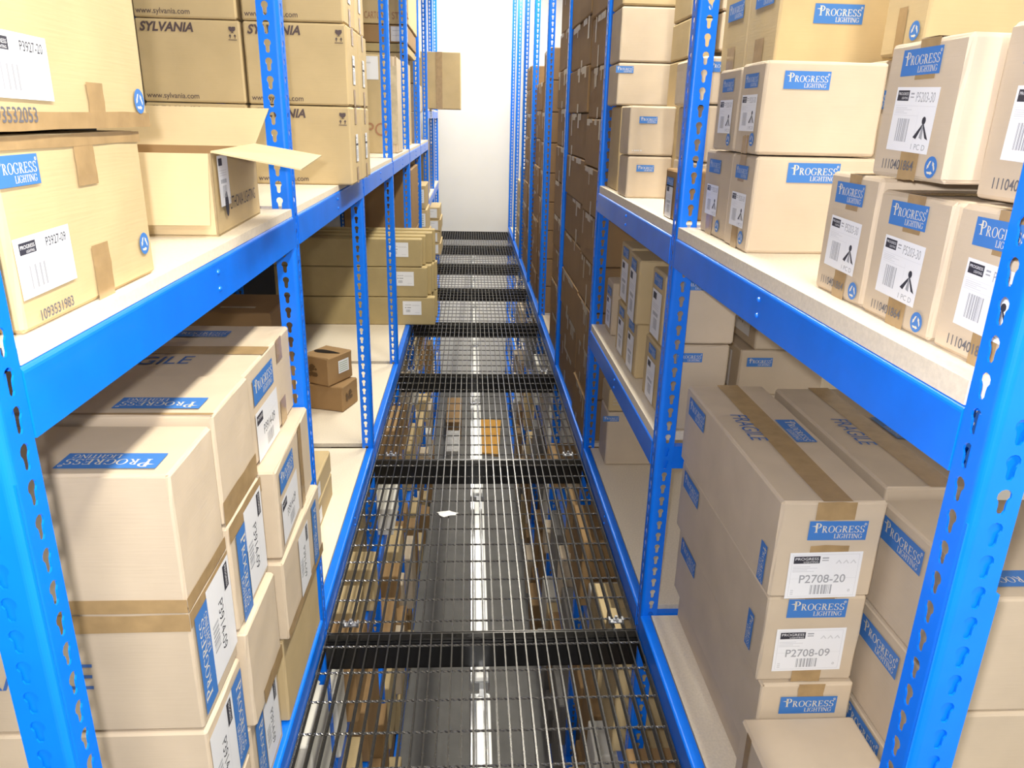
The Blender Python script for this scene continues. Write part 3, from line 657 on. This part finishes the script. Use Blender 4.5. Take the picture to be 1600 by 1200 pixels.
def dlabels(u): return [('logodim', '-x', u, .80, .095), ('midlab', '-x', u, .42, .075), ('recycle', '-x', u - .2, .12, .03)]
carton(.574, .842, 1.548, 1.70, ZR, 1.391, 'pale carton with blue logo on its broad front, lower of two on the right shelf', dec=[('logo', '-y', .45, .845, .108)] + [('logodim', '-x', .5, .82, .075), ('P5203-30', '-x', .5, .42, .088), ('recycle', '-x', .75, .14, .028)], tape=[('-x', .35, 0, .6, .25), ('-x', .35, .72, .6, 1)])
carton(.580, .842, 1.706, 1.91, ZR, 1.391, 'kraft carton behind the lower broad one on the right shelf', dec=[('logodim', '-x', .4, .82, .085), ('P5203-30', '-x', .4, .42, .088), ('recycle', '-x', .7, .14, .028)], tape=[('-x', .25, 0, .5, .25)])
carton(.570, .818, 1.548, 1.688, 1.393, 1.570, 'pale carton with blue logo on its broad front, upper of two on the right shelf', dec=[('logo', '-y', .34, .80, .092), ('logodim', '-x', .5, .80, .075), ('P5203-30', '-x', .5, .45, .088), ('recycle', '-x', .78, .16, .026)], tape=[('-x', .38, 0, .64, .2)])
carton(.572, .818, 1.694, 1.846, 1.393, 1.566, 'kraft carton behind the upper broad one on the right shelf', dec=[('logodim', '-x', .5, .80, .075), ('P5203-30', '-x', .5, .42, .088), ('recycle', '-x', .75, .14, .026)])
# deeper row on the right shelf
carton(.860, 1.2, 1.50, 1.84, ZR, 1.5835, 'kraft carton hidden low behind the broad cartons, carrying another', k='kraft', dec=[('logo', '-x', .5, .8, .1)])
carton(.765, 1.03, 1.86, 2.10, 1.393, 1.58, 'kraft carton half hidden behind the upper broad carton', k='kraft')
carton(.70, .99, 1.862, 2.06, 1.582, 1.80, 'pale carton with blue logo standing high behind the broad cartons', k='tan', dec=[('logo', '-y', .48, .51, .115), ('logodim', '-x', .5, .72, .12)], tape=[('-x', .3, 0, .6, .3)])
carton(.70, .99, 2.065, 2.27, 1.582, 1.79, 'tan carton right behind the high pale one, second in line', k='tan', dec=[('logodim', '-x', .5, .72, .12)], tape=[('-x', .3, 0, .6, .3)])
carton(.70, .76, 1.86, 2.25, 1.393, 1.578, 'narrow kraft carton under the high tan cartons', k='kraft')
carton(.845, 1.28, 1.50, 1.66, 1.585, 1.90, 'tan carton with taped side at the top right, above the broad cartons', k='tan', dec=[('recycle', '-x', .78, .13, .035)], tape=[('-x', .34, 0, .54, .28)])
carton(.845, 1.05, 1.28, 1.48, ZR, 1.50, 'kraft carton with blue side logo in the gap behind the labelled ones', k='tan', dec=[('logodim', '-x', .5, .86, .12)])
# bay behind the second right post
carton(.545, .704, 2.70, 2.86, ZR, 1.338, 'small pale carton with blue logo, lower one behind the second right post', dec=[('logo', '-y', .40, .72, .062)])
carton(.542, .704, 2.70, 2.86, 1.340, 1.503, 'small pale carton with blue logo, upper one behind the second right post', dec=[('logo', '-y', .40, .72, .062), ('small', '-y', .2, .1, .035)])
carton(.556, .70, 2.075, 2.20, ZR, 1.330, 'slim brown carton with side label just behind the second right post', k='brown', dec=[('logodim', '-x', .5, .74, .07), ('midlab', '-x', .5, .35, .07)])
carton(.56, .98, 2.96, 3.17, ZR, 1.505, 'big plain carton at the bottom of the tall stack behind the second right post', dec=[('logo', '-y', .2, .86, .1)], k='tan')
carton(.54, .772, 2.965, 3.17, 1.507, 1.655, 'wide pale carton with clipped logo in the tall stack behind the second right post', dec=[('logo', '-y', .10, .84, .065)])
carton(.54, .782, 2.965, 3.17, 1.657, 1.842, 'plain wide carton above the clipped logo, tall stack behind the second right post', dec=[('logo', '-y', .92, .1, .06)])
carton(.54, .80, 2.965, 3.17, 1.844, 2.05, 'topmost wide carton of the tall stack behind the second right post', k='tan')
for i, (a, b, c) in enumerate(((ZR, 1.34, .665), (1.342, 1.50, .668), (1.502, 1.63, .650))):
    carton(c, .92, 2.26, 2.55, a, b, 'pale carton with logo, %s up in the stack seen past the second right post' % ORD[i], group='stack past the second right post', dec=[('logo', '-y', .2, .78, .075)] if i == 2 else [])
for i, (xa, xb, a, b) in enumerate(((.80, .935, ZR, 1.655), (.795, .935, 1.657, 1.672), (.802, .935, 1.6735, 1.79), (.80, .935, 1.792, 1.93))):
    if i == 1: continue
    carton(xa, xb, 2.62, 2.85, a, b, ('kraft carton low in the column behind the second right post', '', 'square pale carton with a faded patch high behind the second right post', 'pale carton with a white label at the frame top behind the second right post')[i],
           dec=[[], [], [('plainlab', '-y', .35, .7, .04)], [('plainlab', '-y', .5, .35, .08)]][i] + ([('logo', '-y', .4, .93, .05)] if i == 0 else []))
carton(.70, .785, 2.62, 2.85, 1.65, 1.77, 'slim tan carton beside the square pale one, high behind the second right post', k='tan')
carton(.70, .785, 2.62, 2.85, ZR, 1.648, 'tall slim tan carton under another, behind the second right post', k='tan')
carton(.70, .785, 2.62, 2.85, 1.772, 1.93, 'slim tan carton at the frame top behind the second right post', k='tan', dec=[('recycle', '-y', .6, .15, .03)])

# ================================================================== right rack, knee-high shelf in the second bay
zm = .60
for i, (ya, yb, za, zb, xo) in enumerate(((2.66, 2.85, 0, .2, .575), (2.46, 2.65, 0, .2, .572), (2.13, 2.34, 0, .205, .572))):
    carton(xo, xo + .16, ya, yb, zm + za + .001, zm + zb, 'labelled kraft carton, lower tier of the knee-high right shelf, %s from far end' % ORD[i], k='tan', group='labelled cartons on the knee-high right shelf', dec=[('logodim', '-x', .5, .85, .09), ('midlab', '-x', .5, .37, .105)])
for i, (ya, yb, xo, rz) in enumerate(((2.66, 2.85, .575, 0), (2.41, 2.62, .556, -.05), (2.16, 2.33, .575, 0))):
    carton(xo, xo + .16, ya, yb, zm + .207, zm + .425, 'labelled kraft carton, upper tier of the knee-high right shelf, %s from far end' % ORD[i], k='tan', rz=rz, group='labelled cartons on the knee-high right shelf', dec=[('logodim', '-x', .5, .86, .10), ('midlab', '-x', .5, .38, .135 if i == 1 else .115)])
carton(.585, .80, 3.01, 3.155, zm + .001, zm + .225, 'kraft carton with blue logo standing apart at the far end of the knee-high right shelf', dec=[('logodim', '-x', .5, .8, .09), ('midlab', '-x', .5, .4, .1), ('logo', '-y', .62, .76, .08)])
carton(.596, .735, 2.0, 2.09, zm + .001, zm + .262, 'plain kraft carton with logo just past the second right post, lower one', dec=[('logo', '-y', .16, .86, .075)])
carton(.596, .742, 2.0, 2.09, zm + .264, zm + .46, 'plain kraft carton with logo just past the second right post, upper one', dec=[('logo', '-y', .16, .86, .075)])
carton(.880, 1.17, 2.30, 2.55, zm + .001, zm + .158, 'kraft carton with blue logo deep behind the note-marked long cartons', dec=[('logo', '-y', .23, .74, .085), ('midlab', '-x', .5, .45, .1)])
carton(.918, 1.20, 2.29, 2.54, zm + .160, zm + .33, 'kraft carton with a bright side label lying on the deep logo carton', dec=[('midlab', '-x', .5, .5, .11, -90)])
# floor level, second bay
carton(.60, .98, 3.02, 3.19, .001, .255, 'plain kraft carton with logo at the back of the floor-level right shelf', dec=[('logo', '-y', .04, .88, .07)])
carton(.60, .98, 3.02, 3.19, .257, .36, 'flat kraft carton with pale lines on the back floor-level right carton', k='tan', tape=[('-y', .05, .3 + .12 * 0, .6, .36), ('-y', .05, .45, .6, .5), ('-y', .05, .6, .6, .66), ('-y', .05, .75, .6, .8)], tk='tapeg')

# ================================================================== right rack, near bay, walkway level
BACK = 1.938
carton(.603, .818, 1.262, BACK, .545, .765, 'long carton with taped top and handwritten note, topmost of the near right pile', worn=.004,
       dec=[('logo', '-y', .56, .715, .118), ('P2708-20', '-y', .50, .25, .148, 1), ('FRAGILE', '+z', .30, .55, .16, -90), ('logo', '+z', .80, .52, .135, -90), ('logo', '-x', .16, .80, .14), ('logo', '-x', .93, .25, .09, -90)],
       tape=[('+z', .38, 0, .66, 1), ('-y', .33, .82, .70, 1), ('-y', .33, .42, .70, .56), ('-y', .3, 0, .68, .08)])
carton(.611, .822, 1.272, BACK, .328, .541, 'long carton with a white label, second down in the near right pile', worn=.004,
       dec=[('logo', '-y', .50, .875, .125), ('P2708-09', '-y', .49, .39, .148, 1), ('logo', '-x', .16, .80, .14), ('logo', '-x', .9, .4, .09, -90)], tape=[('-y', .36, 0, .66, .16), ('-y', .36, .8, .66, 1)])
carton(.624, .830, 1.268, BACK, .113, .324, 'long carton with blue end logo, third down in the near right pile', worn=.004,
       dec=[('logo', '-y', .53, .74, .125), ('logo', '-x', .16, .8, .14)], tape=[('-y', .4, .7, .68, 1)])
carton(.645, .830, 1.272, BACK, .001, .110, 'flat long carton at the very bottom of the near right pile', worn=.003)
carton(.584, .830, .86, 1.256, .001, .250, 'plain kraft carton standing in front of the near right pile', worn=.003, tape=[('-x', .1, .0, .16, 1)])
carton(.850, 1.075, 1.335, BACK, .538, .758, 'second long carton with a handwritten note, right beside the topmost taped one', worn=.004,
       dec=[('FRAGILE', '+z', .32, .48, .16, -90), ('logo', '+z', .82, .52, .135, -90)], tape=[('+z', .42, 0, .68, 1)])
carton(.850, 1.075, 1.335, BACK, .270, .534, 'long plain carton under the second note-marked one on the right', worn=.003)
carton(.850, 1.075, 1.335, BACK, .001, .267, 'long plain carton at the foot under the second note-marked one', worn=.003)
for i, (a, b) in enumerate(((.001, .272), (.275, .504), (.507, .738))):
    carton(.838, 1.16, .985, 1.325, a, b, 'kraft carton with slanting side logo, %s up in the pile behind the near right post' % ORD[i], worn=.003, group='pile behind the near right post', dec=[('logo', '-x', .27, (.86, .77, .79)[i], .145)] + ([('logo', '+z', .17, .16, .13, 180)] if i == 2 else []))
# ================================================================== right rack, stacks of brown cartons beyond the third post
def stack(x, cols, rows, depth, z0, h, label, grp, k='brown', seed=1, top=None):
    r = random.Random(seed)
    for ci, (ya, yb) in enumerate(cols):
        z = z0; n = rows if top is None else top[ci]
        for ri in range(n):
            hh = h * (1 + r.uniform(-.02, .02)); dx = r.uniform(0, .012)
            tp = []
            for _ in range(3):
                u = r.uniform(.03, .7); tp.append(('-x', u, r.uniform(.84, .93), min(.97, u + r.uniform(.1, .3)), 1))
            for _ in range(r.choice((1, 2, 3))):
                u = r.uniform(.06, .85); tp.append(('-x', u, r.uniform(.45, .8), u + r.uniform(.03, .09), 1))
            if r.random() < .6: u = r.uniform(.2, .8); tp.append(('-x', u, 0, u + .07, r.uniform(.15, .5)))
            carton(x + dx, x + depth, ya, yb, z + .001, z + hh, label % (ORD[ri] if ri < 8 else ('ninth', 'tenth', 'eleventh', 'twelfth')[ri - 8], ORD[ci]), k=k, group=grp, tape=tp, tk='tapeg', worn=.004)
            z += hh + .001
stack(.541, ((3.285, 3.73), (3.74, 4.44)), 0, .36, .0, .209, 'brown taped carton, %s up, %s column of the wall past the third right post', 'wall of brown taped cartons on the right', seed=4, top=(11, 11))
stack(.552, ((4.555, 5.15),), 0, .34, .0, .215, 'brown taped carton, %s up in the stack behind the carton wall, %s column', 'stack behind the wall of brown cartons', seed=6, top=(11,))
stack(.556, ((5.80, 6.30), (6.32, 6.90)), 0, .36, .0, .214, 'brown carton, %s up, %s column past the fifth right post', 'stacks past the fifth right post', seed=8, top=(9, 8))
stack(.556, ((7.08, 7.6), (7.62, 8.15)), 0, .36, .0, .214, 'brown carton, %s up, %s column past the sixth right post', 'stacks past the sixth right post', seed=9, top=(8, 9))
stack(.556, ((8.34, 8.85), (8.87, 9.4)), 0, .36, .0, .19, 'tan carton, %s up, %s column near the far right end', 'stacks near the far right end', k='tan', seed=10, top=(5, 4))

# ================================================================== lower storey, seen through the grating
rl = random.Random(21)
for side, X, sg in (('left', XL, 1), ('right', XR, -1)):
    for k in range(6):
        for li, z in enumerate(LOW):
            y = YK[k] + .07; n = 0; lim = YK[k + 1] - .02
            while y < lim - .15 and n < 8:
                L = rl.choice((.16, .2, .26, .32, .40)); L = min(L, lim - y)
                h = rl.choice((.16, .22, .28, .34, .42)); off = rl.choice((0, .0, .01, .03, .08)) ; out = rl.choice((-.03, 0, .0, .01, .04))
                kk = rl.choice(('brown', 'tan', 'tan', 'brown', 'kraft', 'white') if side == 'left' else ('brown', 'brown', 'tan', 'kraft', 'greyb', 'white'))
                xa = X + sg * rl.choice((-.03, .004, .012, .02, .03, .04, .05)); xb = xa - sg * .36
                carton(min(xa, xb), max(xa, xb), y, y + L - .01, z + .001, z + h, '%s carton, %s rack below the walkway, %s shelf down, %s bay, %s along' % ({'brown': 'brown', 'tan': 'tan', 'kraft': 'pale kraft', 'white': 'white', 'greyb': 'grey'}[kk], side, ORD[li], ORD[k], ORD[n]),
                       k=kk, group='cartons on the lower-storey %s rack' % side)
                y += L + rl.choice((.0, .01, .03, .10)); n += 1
o = carton(-.31, -.11, 9.0, 9.9, ZF, ZF + .25, 'brown carton on the dark floor below the far walkway', k='brown')
carton(-.30, -.12, 8.2, 8.85, ZF, ZF + .2, 'silvery wrapped bundle on the dark floor below the walkway', k='silver', name='wrapped_bundle', cat='bundle', worn=.02)
mb = MB(); mb.poly([(-.16, -.55, 0), (.10, -.62, .0), (.17, .5, 0), (-.17, .55, 0)], 'amber'); mb.poly([(-.16, -.55, .03), (.10, -.62, .03), (.17, .5, .03), (-.17, .55, .03)][::-1], 'amber')
a = [(-.16, -.55), (.10, -.62), (.17, .5), (-.17, .55)]
for i in range(4): p, q = a[i], a[(i + 1) % 4]; mb.poly([(*p, 0), (*q, 0), (*q, .03), (*p, .03)], 'amber')
tag(link('amber_panel', mb.mesh('amber_panel'), None, (.26, 9.1, ZF + .001)), 'amber panel lying on the lower floor, seen through the grating', 'panel')
# scrap of paper caught on the grating
mb = MB(); rr = random.Random(3); n = 14
ring = [(.055 * math.cos(2 * math.pi * i / n) * rr.uniform(.5, 1.2), .022 * math.sin(2 * math.pi * i / n) * rr.uniform(.4, 1.3), rr.uniform(.001, .006)) for i in range(n)]
for i in range(n): mb.poly([(0, 0, .016), ring[i], ring[(i + 1) % n]], 'paper'); mb.poly([(0, 0, .0005), ring[(i + 1) % n], ring[i]], 'paper')
tag(link('paper_scrap', mb.mesh('paper_scrap'), None, (-.09, 2.71, GZ)), 'torn scrap of white paper lying on the black grating', 'paper')
